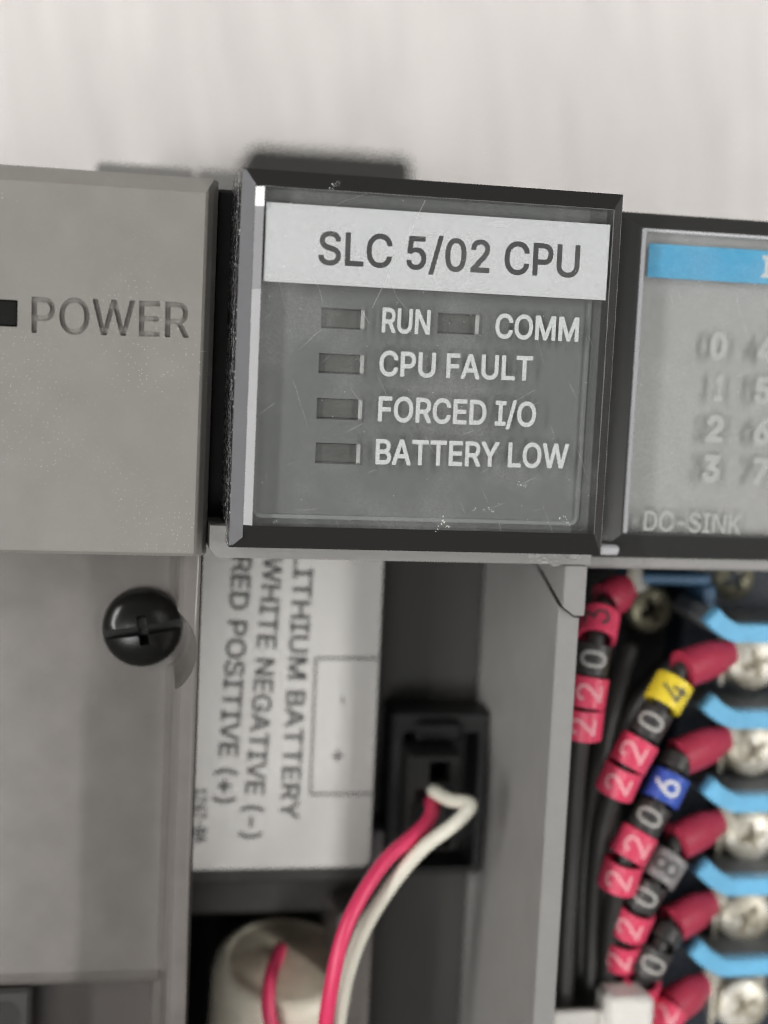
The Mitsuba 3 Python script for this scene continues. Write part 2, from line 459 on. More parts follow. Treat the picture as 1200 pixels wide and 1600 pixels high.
# retaining screw: domed head with a slot and a cross recess
pr = [(3.6, 0.0), (3.78, 0.25), (3.78, 0.9), (3.66, 1.25), (3.3, 1.65), (2.6, 1.98), (1.7, 2.2), (0.8, 2.3), (0.0, 2.32)]
pp = m3.CrossSection([np.array([(0, 0)] + pr)], m3.FillRule.Positive)
head = pp.revolve(64)
sl = m3.Manifold.cube((8, 0.95, 2.2), True).translate((0, 0, 2.2))
cr = hull([(-1.8, -0.48, 3.2), (1.8, -0.48, 3.2), (1.8, 0.48, 3.2), (-1.8, 0.48, 3.2), (-0.8, -0.4, 0.3), (0.8, -0.4, 0.3), (0.8, 0.4, 0.3), (-0.8, 0.4, 0.3)])
head = (head - sl - cr.rotate((0, 0, 90))).rotate((0, 0, 9)).translate((sc[0], sc[1], ZF - 0.1))
put(ps + '__screw', head, 'gloss_black', 35)
labels[ps + '__screw'] = {'label': 'shiny black slotted cross head screw'}

# ------------------------------------------------------------------ processor module (middle)
cp = thing('processor_module', 'processor module with smoked window, open battery bay and cracked right wall', 'processor module')
put(cp + '__housing', box(-1.4, 34.2, -140, -0.6, -139, -46, 0.3), 'dark_grey_plastic')
body = box(-1.42, 34.2, -33.2, -0.9, -46, -9.6, 0.3)
lip = extrude(sg.Polygon([(-0.75, -33.9), (34.25, -33.9), (34.25, -31.5), (-1.42, -31.5), (-1.42, -33.1)]), -9.8, -3.0)
put(cp + '__body', body, 'matt_black')
put(cp + '__front_lip', rounded_prism(sg.Polygon([(-0.75, -33.9), (34.25, -33.9), (34.25, -31.0), (-1.42, -31.0), (-1.42, -33.15)]), -9.5, -3.0, 0.25), 'grey_wall_plastic', 30)

# the window cover: chamfered smoked rim, worn clear pane, marked panel behind
wc = cp + '__window_cover'
W, H = 34.0, 32.5
ZP = 0.80


def ring_faces(outer, inner, sides='ltrb'):
    """Sloped strips between two rectangles ((x0, x1, y0, y1), z)."""
    (ox0, ox1, oy0, oy1), oz = outer
    (ix0, ix1, iy0, iy1), iz = inner
    o = [(ox0, oy0, oz), (ox1, oy0, oz), (ox1, oy1, oz), (ox0, oy1, oz)]
    i = [(ix0, iy0, iz), (ix1, iy0, iz), (ix1, iy1, iz), (ix0, iy1, iz)]
    v, f = [], []
    for s, k in (('b', 0), ('r', 1), ('t', 2), ('l', 3)):
        if s in sides:
            n = len(v)
            v += [o[k], o[(k + 1) % 4], i[(k + 1) % 4], i[k]]
            f += [[n, n + 1, n + 2], [n, n + 2, n + 3]]
    return trimesh.Trimesh(np.array(v, float), np.array(f), process=False)


def chamfer_block(x0, x1, y0, y1, z0, z1, ins, zin, inner, zf):
    """A solid rim: outer box z0..z1, chamfer to the inset rectangle at zin, with the window hole cut through."""
    l, r, b, t = ins
    m = hull([(x, y, z) for x in (x0, x1) for y in (y0, y1) for z in (z0, z1)] + [(x, y, zin) for x in (x0 + l, x1 - r) for y in (y0 + b, y1 - t)])
    return m - extrude(inner, z0 - 1, zf)


inner = sg.box(1.86, -30.45, 33.0, -1.5)
rim = chamfer_block(0, W, -H, 0, -9.0, 0.0, (1.1, 1.0, 2.0, 1.42), ZP, inner, 5)
# left side has its own finish, the chamfer a painted reflection: cut them from the rim
cut_side = m3.Manifold.cube((0.06, H - 0.02, 9.0), False).translate((-0.03, -H + 0.01, -9.0))
put(wc + '__rim', rim, 'smoke_plastic')
put(wc + '__scuffed_side', box(-0.045, -0.004, -H + 0.12, -0.12, -8.9, -0.05, 0.01), 'smoke_side')
labels[wc + '__scuffed_side'] = {'label': 'black left side of the cover, speckled with scuffs'}
# left bevel: two facets, reflections painted into their greys
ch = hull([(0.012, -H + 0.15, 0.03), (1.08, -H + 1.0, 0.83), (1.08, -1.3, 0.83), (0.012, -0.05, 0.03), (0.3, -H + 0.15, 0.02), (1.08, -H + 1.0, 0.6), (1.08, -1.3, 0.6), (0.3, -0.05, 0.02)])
put(wc + '__left_bevel', ch, 'smoke_plastic_lit')
labels[wc + '__left_bevel'] = {'label': 'bevel along the left edge of the cover, its reflection painted in grey'}
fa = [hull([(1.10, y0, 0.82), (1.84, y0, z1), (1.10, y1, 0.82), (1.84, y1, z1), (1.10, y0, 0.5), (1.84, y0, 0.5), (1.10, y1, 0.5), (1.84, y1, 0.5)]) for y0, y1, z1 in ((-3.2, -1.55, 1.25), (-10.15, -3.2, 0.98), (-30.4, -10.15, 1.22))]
for k, (m, mat) in enumerate(zip(fa, ('glint_white', 'reflect_grey', 'reflect_light'))):
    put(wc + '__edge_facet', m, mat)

for e0, e1, rr in (((0.02, -0.05, 0.03), (0.02, -H + 0.15, 0.03), 0.045), ((W, -0.05, 0), (W, -H + 0.1, 0), 0.04), ((1.09, -1.3, 0.84), (1.09, -H + 1.0, 0.84), 0.04), ((1.86, -1.5, 0.84), (1.86, -30.45, 0.84), 0.05), ((33.0, -1.5, 0.80), (33.0, -30.45, 0.80), 0.06), ((1.9, -1.47, 0.8), (33.0, -1.47, 0.8), 0.05)):
    pts = np.linspace(e0, e1, 40) + np.c_[rng.normal(0, 0.010, (40, 2)), np.zeros(40)]
    put(wc + '__worn_lit_edge', tube(pts, rr * 0.7 * (0.6 + 0.8 * rng.random(40)), 6), 'worn_lit_edge', True)  # scuffs and edge highlights, both painted as thin pale rods
pane = trimesh.Trimesh(np.array([(1.86, -30.45, ZP - 0.02), (33.0, -30.45, ZP - 0.02), (33.0, -1.5, ZP - 0.02), (1.86, -1.5, ZP - 0.02)]), [[0, 1, 2], [0, 2, 3]], process=False)
put(wc + '__pane', pane, 'worn_pane')
labels[wc + '__pane'] = {'label': 'clear scratched pane over the status panel'}

pn = cp + '__status_panel'
ZB = -1.2
panel = hull([(x, y, z) for x in (1.2, 33.6) for y in (-31.6, -0.9) for z in (-8.5, ZB)])
spots = {'run': (503, 480, 575, 517), 'comm': (685, 488, 754, 525), 'fault': (499, 551, 574, 587), 'forced': (496, 621, 571, 658), 'low': (494, 691, 568, 727)}
wins = []
for k, (x0, y0, x1, y1) in spots.items():
    a, b = P(x0, y0, ZB), P(x1, y1, ZB)
    wins.append((a[0], b[0], b[1], a[1]))
    cutter = hull([(x, y, ZB + 0.4) for x in (a[0] - 0.05, b[0] + 0.12) for y in (b[1], a[1])] + [(x, y, ZB - 0.8) for x in (a[0], b[0] - 0.55) for y in (b[1] + 0.12, a[1] - 0.05)])
    panel = panel - cutter
put(pn, panel, 'panel_grey_green')
for x0, x1, y0, y1 in wins:
    put(pn + '__indicator', box(x0 + 0.02, x1 - 0.56, y0 + 0.14, y1 - 0.08, ZB - 1.3, ZB - 0.7, 0.05), 'indicator_dark')
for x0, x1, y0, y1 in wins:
    put(pn + '__indicator_lit_edge', hull([(x1 - 0.60, y, ZB - 0.69) for y in (y0 + 0.1, y1 - 0.05)] + [(x1 - 0.02, y, ZB - 0.05) for y in (y0 + 0.1, y1 - 0.05)] + [(x1 - 0.02, y, ZB - 1.2) for y in (y0 + 0.1, y1 - 0.05)]), 'lit_slope_grey')  # bright strip: light on the right slope put into the colour
ringo = rrect(1.95, 32.0, -29.95, -2.9, 0.9)
put(pn + '__moulded_edge', rounded_prism(ringo.buffer(0.0).difference(ringo.buffer(-0.36)), ZB - 0.02, ZB + 0.40, 0.16), 'panel_edge', 40)
la, lb, lc, ld = P(413, 320, ZB), P(944, 352, ZB), P(941, 470, ZB), P(411, 441, ZB)
lab = sg.box(la[0], (lc[1] + ld[1]) / 2, lb[0], (la[1] + lb[1]) / 2)
tl = wc + '__title_label'
put(tl, rounded_prism(lab, 0.30, 0.44, 0.04, 1), 'label_white')
labels[tl] = {'label': 'white title label reading SLC 5/02 CPU'}
put(wc + '__title_lettering', extrude(write('SLC 5/02 CPU', P(497, 412, 0.5), P(904, 433, 0.5), 2.72, 0.07), 0.42, 0.50), 'ink_dark')
for txt, a, b, h in (('RUN', (596, 518), (671, 522), 2.02), ('COMM', (773, 527), (903, 533), 2.02), ('CPU FAULT', (592, 586), (831, 594), 2.05), ('FORCED I/O', (590, 657), (836, 666), 2.08),
                     ('BATTERY LOW', (586, 724), (887, 731), 2.1)):
    put(wc + '__lettering', extrude(write(txt, P(*a, 0.5), P(*b, 0.5), h, 0.07), 0.42, 0.50), 'ink_white')
# scars on the cover's lower edge
lumps = []
for px_, py_, s in ((692, 815, 0.22), (700, 822, 0.16), (684, 826, 0.14), (757, 797, 0.10), (768, 800, 0.14), (812, 757, 0.14), (822, 760, 0.10), (880, 812, 0.15), (888, 818, 0.12), (520, 292, 0.14), (524, 288, 0.1), (741, 796, 0.1), (530, 287, 0.07), (430, 815, 0.08)):
    for q in range(5):
        c0 = P(px_, py_, ZP) + [*rng.normal(0, s, 2), 0]
        pts = rng.normal(0, 1, (9, 3)) * [s * 0.28, s * 0.28, 0.03] + c0
        lumps.append(hull(pts))
put(wc + '__scar', lumps, 'residue')
labels[wc + '__scar'] = {'label': 'small white chips and scratches on the cover', 'kind': 'stuff'}

# open bay below
put(cp + '__bay_floor', box(-1.4, 34.0, -139, -33.3, -46, -45, 0.1), 'matt_black')
put(cp + '__bay_floor', box(19.2, 31.55, -139, -33.3, -44.9, -31, 0.3), 'dark_grey_plastic')
put(cp + '__left_wall', box(-1.75, -1.3, -139, -33.95, -45, -12, 0.1), 'dark_grey_plastic')
wall = box(31.6, 33.75, -139, -33.95, -45, -4.0, 0.12)
pa, pb, pc = np.array([31.6, -35.0, -12.6]), np.array([31.6, -37.9, -4.0]), np.array([33.3, -39.1, -4.0])     # the plane of the crack
cn = np.cross(pb - pa, pc - pa); cn /= np.linalg.norm(cn)
cn = cn if cn @ (np.array([32.5, -34.5, -4.0]) - pa) > 0 else -cn
wall = wall - box(31, 35, -39.1, -30, -46, 0, 0.0).trim_by_plane(tuple(cn), float(cn @ pa) - 0.05)
slot = box(32.0, 35, -41.5, -33, -17, -5.2, 0.0).trim_by_plane(tuple(-cn), -float(cn @ pa) + 0.0).trim_by_plane(tuple(cn), float(cn @ pa) - 1.6)
edge = hull([(31.0, 0, -4.25), (31.9, 0, -3.9), (31.0, 0, -3.9), (31.0, -140, -4.25), (31.9, -140, -3.9), (31.0, -140, -3.9)])
put(cp + '__right_wall', wall - edge - slot, 'grey_wall_plastic')
labels[cp + '__right_wall'] = {'label': 'light grey right wall of the bay, cracked through at its top corner'}
piece = box(31.72, 33.92, -38.75, -33.95, -30, -3.0, 0.12).trim_by_plane(tuple(cn), float(cn @ pa) + 0.34)
put(cp + '__broken_corner', piece, 'grey_wall_plastic')
labels[cp + '__broken_corner'] = {'label': 'broken corner piece split from the right wall by a dark diagonal crack'}
lumps = []
for px_, py_ in ((832, 872), (842, 876), (850, 878), (858, 874), (872, 870), (884, 872), (893, 870), (902, 872), (898, 866), (838, 868), (866, 880)):
    for q in range(3):
        c0 = P(px_ + rng.normal(0, 3), py_ + rng.normal(0, 2), -3.0)
        lumps.append(hull(rng.normal(0, 1, (12, 3)) * [0.22, 0.09, 0.07] + c0))
put(cp + '__glue_residue', lumps, 'residue_dull')
labels[cp + '__glue_residue'] = {'label': 'old clear glue crumbs along the lip above the crack', 'kind': 'stuff'}

# block with the battery instructions sticker
ZL = -24.0
sr = (P(600, 900, ZL)[0] + P(575, 1340, ZL)[0]) / 2
sb = P(420, 1357, ZL)[1]
put(cp + '__label_block', box(-1.28, sr + 0.15, sb - 1.6, -33.3, -45, ZL - 0.06, 0.25), 'dark_grey_plastic')
st = cp + '__instruction_sticker'
put(st, extrude(rrect(-1.2, sr, sb, -30, 1.0).union(sg.box(-1.2, sb, 6, -34)), ZL - 0.05, ZL), 'sticker_white')
labels[st] = {'label': 'white sticker with black battery wiring instructions read sideways'}


def down(txt, p0, p1, h, weight):
    """Text reading downwards: its baseline on the left."""
    return write(txt, P(*p0, ZL), P(*p1, ZL), h, weight)


for txt, p0, p1, h in (('LITHIUM BATTERY', (461, 862), (437, 1280), 1.95), ('WHITE NEGATIVE (-)', (413, 868), (378, 1310), 1.95), ('RED POSITIVE (+)', (364, 868), (337, 1255), 1.95), ('1747-BA', (304, 1232), (304, 1318), 1.2)):
    put(st + '__lettering', extrude(down(txt, p0, p1, h, 0.07), ZL - 0.02, ZL + 0.03), 'ink_grey')
# wiring diagram: a rectangle open to the right with - and +
d0, d1, d2, d3 = P(590, 1028, ZL), P(497, 1028, ZL), P(481, 1241, ZL), P(578, 1243, ZL)
xl = (d1[0] + d2[0]) / 2
lines = sg.box(xl, d1[1] - 0.13, sr - 0.05, d1[1] + 0.13).union(sg.box(xl - 0.13, d2[1], xl + 0.13, d1[1])).union(sg.box(xl, d2[1] - 0.13, sr - 0.05, d2[1] + 0.13))
m0, m1 = P(535, 1094, ZL), P(527, 1181, ZL)
lines = lines.union(sg.box(m0[0] - 0.12, m0[1] - 0.4, m0[0] + 0.12, m0[1] + 0.4)).union(sg.box(m1[0] - 0.14, m1[1] - 0.65, m1[0] + 0.14, m1[1] + 0.65)).union(sg.box(m1[0] - 0.65, m1[1] - 0.14, m1[0] + 0.65, m1[1] + 0.14))
put(st + '__wiring_diagram', extrude(lines, ZL - 0.02, ZL + 0.03), 'ink_grey')
# battery clip post beside the battery and the cross bar above it
g0, g1 = P(528, 1428, -22), P(584, 1428, -22)
put(cp + '__battery_clip', rounded_prism(rrect(g0[0], g1[0], -120, g0[1], 0.8), -45, -22, 0.5), 'grey_floor_plastic', 40)
g0 = P(310, 1420, -31)
put(cp + '__cross_bar', box(-0.5, sr, g0[1], sb - 1.7, -45, -29, 0.4), 'dark_grey_plastic')

# battery socket on the bay floor
so = cp + '__battery_socket'
s0, s1 = P(614, 1112, -25), P(762, 1365, -25)
shell = box(s0[0], 31.5, s1[1], s0[1], -31, -25, 0.35) - box(s0[0] + 1.3, 30.4, s1[1] + 0.8, s0[1] - 2.3, -30, -20, 0.2)
put(so, shell, 'black_plastic', 30)
k0, k1 = P(652, 1128, -24), P(720, 1160, -24)
put(so + '__latch', box(k0[0], k1[0], k1[1], k0[1], -28, -23.6, 0.4), 'black_plastic', 30)
e0, e1 = P(577, 1292, -29), P(607, 1345, -29)
for q in range(3):
    x = e0[0] + (e1[0] - e0[0]) * (q + 0.5) / 3
    put(cp + '__clear_stub', box(x - 0.45, x + 0.4, e1[1], e0[1], -31, -27.5, 0.2), 'grey_marker')

pl = thing('battery_plug', 'small black two-way plug with a square hole, pushed into the bay socket', 'plug')
q0, q1 = P(640, 1178, -19.5), P(716, 1330, -19.5)
body = box(q0[0], q1[0], q1[1], q0[1], -29, -19.5, 0.35)
h0, h1 = P(672, 1190, -19.5), P(703, 1222, -19.5)
body = body - extrude(sg.box(h0[0], h1[1], h1[0], h0[1]), -25, -10) - box(q0[0] + 0.8, q1[0] - 1, q1[1] + 0.5, h1[1] - 0.7, -22, -15, 0.1)
put(pl + '__plug_body', body, 'black_plastic', 30)
put(pl + '__contact', box(h0[0] + 0.35, h1[0] - 0.35, h1[1] + 0.35, h0[1] - 0.35, -27, -24, 0.1), 'dark_grey_plastic')

# battery and its leads
ba = thing('battery', 'cream wrapped cylindrical battery with a red lead in the bay', 'battery')
a = math.radians(17)
ax = np.array([0.0, math.cos(a), math.sin(a)])
bc = P(448, 1497, -26)
R_ = 8.0
prof = [(0.0, -0.55), (5.6, -0.55), (5.85, -0.5), (6.0, -0.2), (6.2, 0.0), (6.6, 0.0), (7.0, -0.25), (R_, -0.8), (R_, -26.0)]
put(ba + '__wrap', lathe([(6.3, -0.25), (6.5, -0.12), (6.9, -0.2), (7.4, -0.5), (7.8, -1.1), (R_, -2.0), (R_, -26.0), (6, -26.4), (0, -26.4)], bc, ax), 'cream_wrap', 40)
put(ba + '__end_cap', lathe([(0.0, 0.28), (2.2, 0.24), (4.2, 0.12), (5.6, -0.04), (6.3, -0.16), (6.45, -0.4)], bc, ax), 'cap_beige', 40)
# print on the wrap, read sideways
u = np.array([1.0, 0, 0]); w = np.cross(ax, u); w = w if w[2] > 0 else -w
txts = []
for txt, off, L0 in (('10 1', 0.5, -6.2), ('10', -1.9, -6.2)):
    s = letters(txt, 0.01)
    m = trimesh.util.concatenate([trimesh.creation.extrude_polygon(g, 0.03, engine='earcut') for g in getattr(s, 'geoms', [s])])
    m = m.subdivide_to_size(0.6)
    v = m.vertices * [1.2, 1.2, 1]
    th = (off + v[:, 1]) / R_
    pos = bc + (L0 - v[:, 0])[:, None] * ax + (R_ + v[:, 2] + 0.005)[:, None] * (np.sin(th)[:, None] * u + np.cos(th)[:, None] * w)
    txts.append(trimesh.Trimesh(pos, m.faces, process=False))
put(ba + '__lettering', txts, 'ink_grey')

wr = thing('battery_lead', 'red wire curving from the plug down beside the battery', 'wire')
put(wr, tube(spline([P(672, 1250, -22), P(676, 1266, -18), P(660, 1293, -15.5), P(603, 1344, -12.5), P(557, 1414, -10), P(532, 1475, -9), P(516, 1551, -9), P(506, 1625, -10), P(502, 1700, -12), P(502, 1770, -18)]), 0.76), 'red_wire_coat', True)
wr = thing('battery_lead', 'cream white wire bent sharply at the plug and running beside the red wire', 'wire')
put(wr, tube(spline([P(676, 1234, -22), P(682, 1238, -18), P(704, 1250, -15.2), P(730, 1254, -13.4), P(734, 1262, -12.8), P(712, 1286, -12.8), P(659, 1327, -13.2), P(611, 1384, -13), P(570, 1450, -12.4), P(546, 1512, -12), P(533, 1570, -12), P(526, 1630, -12.5), P(522, 1700, -14)]), 0.73), 'white_wire_coat', True)
wr = thing('battery_lead', 'short red wire leaving the end of the battery', 'wire')
put(wr, tube(spline([P(438, 1482, -26), P(434, 1492, -22.5), P(426, 1515, -20), P(420, 1548, -18.5), P(420, 1585, -17.5), P(432, 1630, -17), P(450, 1700, -17)]), 0.72), 'red_wire_coat', True)

# ------------------------------------------------------------------ input module (right)
im = thing('input_module', 'input module with pale panel and blue strip, at the right edge', 'input module')
ZI = -5.0
put(im + '__housing', box(34.4, 70, -140, -2.0, -139, -46, 0.3), 'dark_grey_plastic')
put(im + '__body', box(34.35, 70, -33.4, -1.2, -46, -14, 0.3), 'dark_grey_plastic')
put(im + '__front_lip', box(34.4, 70, -34.7, -32.5, -14, -6.6, 0.25), 'grey_wall_plastic')
iw = im + '__window_cover'
in2 = sg.box(37.9, -31.0, 67.5, -2.35)
rim = chamfer_block(35.2, 69.0, -33.5, -0.85, -13.0, ZI - 1.0, (2.5, 1.5, 2.3, 1.4), ZI, in2, 5)
put(iw + '__rim', rim, 'smoke_plastic_grey')
fe = extrude(in2.difference(sg.box(38.3, -31.5, 68, -2.6)), ZI - 1.0, ZI + 0.05)
put(iw + '__clear_edge', fe, 'clear_edge')
pane = trimesh.Trimesh(np.array([(37.95, -30.95, ZI - 0.03), (67.4, -30.95, ZI - 0.03), (67.4, -2.4, ZI - 0.03), (37.95, -2.4, ZI - 0.03)]), [[0, 1, 2], [0, 2, 3]], process=False)
put(iw + '__pane', pane, 'worn_pane')
ipn = im + '__status_panel'
ZQ = ZI - 1.6
panel = hull([(x, y, z) for x in (37.3, 68) for y in (-31.8, -1.6) for z in (-12.5, ZQ)])
for txt, x, y in (('0', 1122, 558), ('1', 1122, 624), ('2', 1116, 688), ('3', 1110, 750), ('4', 1196, 564), ('5', 1192, 628), ('6', 1190, 692), ('7', 1188, 754)):
    hw = 7 if txt == '1' else 13
    a, b = P(x - hw, y, ZI - 0.1), P(x + hw, y + 2, ZI - 0.1)
    put(iw + '__numeral', extrude(write(txt, a, b, 2.3, 0.16), ZI - 0.36, ZI - 0.30), 'numeral_pale')
put(ipn, panel, 'panel_light_grey')
bl0, bl1 = P(1014, 380, ZI - 0.4), P(1013, 433, ZI - 0.4)
bs = iw + '__title_strip'
put(bs, rounded_prism(sg.box(bl0[0], bl1[1], 66.5, bl0[1]), ZI - 0.5, ZI - 0.36, 0.04, 1), 'blue_strip')
labels[bs] = {'label': 'bright blue title strip with pale lettering cut off by the frame'}
i0 = P(1188, 433, ZI - 0.35)
put(iw + '__title_lettering', extrude(write('INPUT', i0, (i0[0] + 8.2, i0[1]), 2.0, 0.05), ZI - 0.37, ZI - 0.3), 'ink_white')
put(iw + '__lettering', extrude(write('DC-SINK', P(1004, 828, ZI - 0.4), P(1155, 834, ZI - 0.4), 1.85, 0.02), ZI - 0.32, ZI - 0.26), 'numeral_pale')
k0, k1 = P(938, 852, -4), P(968, 868, -4)
put(iw + '__corner_tab', box(k0[0], k1[0], k1[1], k0[1], -9, -4, 0.25), 'clear_edge')

# ------------------------------------------------------------------ terminal block
tb = thing('terminal_block', 'blue terminal block with nickel screws between cyan barriers', 'terminal block')
put(tb + '__base', box(53.0, 80, -139, -34.2, -44, -25, 0.3), 'navy_plastic')
put(tb + '__base', box(34.3, 53.0, -139, -34.2, -44, -29, 0.3), 'matt_black')
f0, f1 = P(1005, 897, -20), P(1112, 915, -20)
put(tb + '__end_frame', box(f0[0], f1[0], f1[1], f0[1], -29, -20, 0.3), 'deep_blue_plastic')
f0, f1 = P(1103, 915, -20), P(1118, 962, -20)
put(tb + '__end_frame', box(f0[0], f1[0], f1[1], f0[1] - 0.1, -29, -20, 0.3), 'deep_blue_plastic')
ZS = -17.0
pitch = []
BARS = [(1115, 962, 1152, 990), (1108, 1097, 1148, 1125), (1108, 1228, 1150, 1256), (1098, 1355, 1140, 1386), (1088, 1482, 1132, 1514)]
for x0, y0, x1, y1 in BARS:
    a, b = P(x0, y0, -13.5), P(x1, y1, -13.5)
    line = spline([a[:2].tolist() + [0], (a * 0.62 + b * 0.38 + [-0.12, -0.22, 0])[:2].tolist() + [0], (a * 0.28 + b * 0.72 + [-0.05, -0.20, 0])[:2].tolist() + [0], b[:2].tolist() + [0], [b[0] + 1.2, b[1] - 0.05, 0], [b[0] + 12, b[1] - 0.05, 0]])[:, :2]
    poly = sg.LineString(line).buffer(0.95, cap_style=2, quad_segs=6)
    put(tb + '__barrier', rounded_prism(poly, -15.2, -13.4 + 0.12 * rng.normal(), 0.4, 3), 'cyan_plastic', 50)
    flat = sg.box(b[0] - 0.6, b[1] - 0.8, b[0] + 12, b[1] + 0.85)
    put(tb + '__barrier_plate', extrude(flat.union(poly.buffer(-0.15)), -24, -15.05), 'barrier_grey')


def screw(key, c, r, ang, mat='nickel'):
    pr = [(0, 0), (r * 0.96, 0), (r, 0.2), (r, 0.6), (r * 0.94, 1.0), (r * 0.8, 1.25), (r * 0.5, 1.42), (0, 1.48)]
    hd = m3.CrossSection([np.array(pr)], m3.FillRule.Positive).revolve(48)
    arm = hull([(-r * 0.66, -0.5, 2.0), (r * 0.66, -0.5, 2.0), (r * 0.66, 0.5, 2.0), (-r * 0.66, 0.5, 2.0), (-0.7, -0.36, -0.2), (0.7, -0.36, -0.2), (0.7, 0.36, -0.2), (-0.7, 0.36, -0.2)])
    hd = hd - arm - arm.rotate((0, 0, 90))
    put(key, hd.rotate((0, 0, ang)).translate(tuple(c)), mat, 35)


SCR = [(1188, 1040, 20), (1186, 1178, 40), (1182, 1312, 15), (1175, 1442, 60), (1170, 1580, 35)]
for x, y, ang in SCR:
    c0 = P(x, y, -18)
    screw(tb + '__screw', (c0[0], c0[1], -20.4), 3.05, ang)
    wsh = box(c0[0] - 3.3, c0[0] + 3.3, c0[1] - 2.5, c0[1] + 2.7, -22.2, -20.9, 0.4)
    put(tb + '__clamp_plate', wsh, 'nickel')
    put(tb + '__clamp_plate', hull([(c0[0] - 3.3, c0[1] + s * 2.7, -21.2) for s in (-1, 1)] + [(c0[0] - 3.9, c0[1] + s * 2.5, -19.4) for s in (-1, 1)] + [(c0[0] - 3.6, c0[1] + s * 2.5, -19.3) for s in (-1, 1)] + [(c0[0] - 2.9, c0[1] + s * 2.7, -21) for s in (-1, 1)]), 'nickel')
for x, y, z in ((1152, 905, -24), (1022, 955, -24)):
    c0 = P(x, y, z)
    screw(tb + '__screw', (c0[0], c0[1], z - 1.9), 2.6, 25, 'shaded_nickel')

# ------------------------------------------------------------------ marked wires on the terminals
INK = {'red_marker': 'ink_pink', 'black_marker': 'ink_bone', 'yellow_marker': 'ink_dark', 'blue_marker': 'ink_white', 'grey_marker': 'ink_dark'}


def marker(key, path, s_mid, length, r, mat, txt, ink=None, lead=0.0):
    """A numbered ring threaded on the wire: path (points), s_mid arc length of its middle."""
    seg = np.linalg.norm(np.diff(path, axis=0), axis=1)
    s = np.r_[0, np.cumsum(seg)]
    ss = np.linspace(s_mid - length / 2, s_mid + length / 2, 9)
    pts = np.stack([np.interp(ss, s, path[:, k]) for k in range(3)], 1)
    mid = pts[4]
    axis = pts[-1] - pts[0]
    axis /= np.linalg.norm(axis)                          # down the wire
    pts = mid + np.linspace(-length / 2, length / 2, 9)[:, None] * axis
    n = EYE - mid
    n -= axis * (n @ axis)
    n /= np.linalg.norm(n)
    side = np.cross(n, axis)
    # a slightly flattened ring, hollow at the ends
    rr = [(r * 0.72, -length / 2 + 0.4), (r * 0.80, -length / 2), (r * 0.97, -length / 2), (r, -length / 2 + 0.1), (r, length / 2 - 0.1), (r * 0.97, length / 2), (r * 0.80, length / 2), (r * 0.72, length / 2 - 0.4)]
    ring = lathe(rr, mid, axis, 40)
    k = put(key, ring, mat, 35)
    if txt:
        s_ = letters(txt, 0.012)
        x0, _, x1, y1 = s_.bounds
        s_ = affinity.scale(affinity.translate(s_, -(x0 + x1) / 2, -0.5), 1.9 / max(x1 - x0, 0.62) * 0.9, 2.75, origin=(0, 0))
        m = trimesh.util.concatenate([trimesh.creation.extrude_polygon(g, 0.05, engine='earcut') for g in getattr(s_, 'geoms', [s_])])
        m = m.subdivide_to_size(0.35)
        th = m.vertices[:, 1] / r + lead
        # reads up the wire; its top lies towards the left
        up = -np.sign((-side)[0]) * -1
        sd = side if side[0] < 0 else -side
        pos = mid - m.vertices[:, :1] * axis + (r + 0.0 + m.vertices[:, 2:3]) * (np.cos(th)[:, None] * n + np.sin(th)[:, None] * sd)
        put(k + '__numeral', trimesh.Trimesh(pos, m.faces, process=False), ink or INK[mat])
    return k


def sleeve(key, a, b, ra, rb):
    d = b - a
    L = np.linalg.norm(d)
    d /= L
    s = np.cross(d, [0, 0, 1]); s /= np.linalg.norm(s)
    n = np.cross(s, d)
    ang = np.arange(28) * 2 * np.pi / 28
    rows = []
    for t, r, fl in ((-0.02, ra * 0.8, 1), (0.0, ra, 1.0), (0.35, ra, 0.98), (0.6, ra * 0.98, 0.85), (0.85, rb * 1.1, 0.75), (0.97, rb, 0.7), (1.0, rb * 0.8, 0.6)):
        rows.append(a + d * L * t + r * (np.cos(ang)[:, None] * s + fl * np.sin(ang)[:, None] * n))
    v = np.array(rows)
    n_, q_ = v.shape[:2]
    i, j = np.meshgrid(np.arange(n_ - 1), np.arange(q_), indexing='ij')
    q = np.stack([i * q_ + j, i * q_ + (j + 1) % q_, (i + 1) * q_ + (j + 1) % q_, (i + 1) * q_ + j], -1).reshape(-1, 4)
    f = np.vstack([q[:, [0, 1, 2]], q[:, [0, 2, 3]]])
    vv = np.vstack([v.reshape(-1, 3), a, b])
    e = np.arange(q_)
    f = np.vstack([f, np.stack([np.full(q_, n_ * q_), e, (e + 1) % q_], 1), np.stack([np.full(q_, n_ * q_ + 1), (n_ - 1) * q_ + (e + 1) % q_, (n_ - 1) * q_ + e], 1)])
    put(key, trimesh.Trimesh(vv, f, process=False), 'red_sleeve', 40)


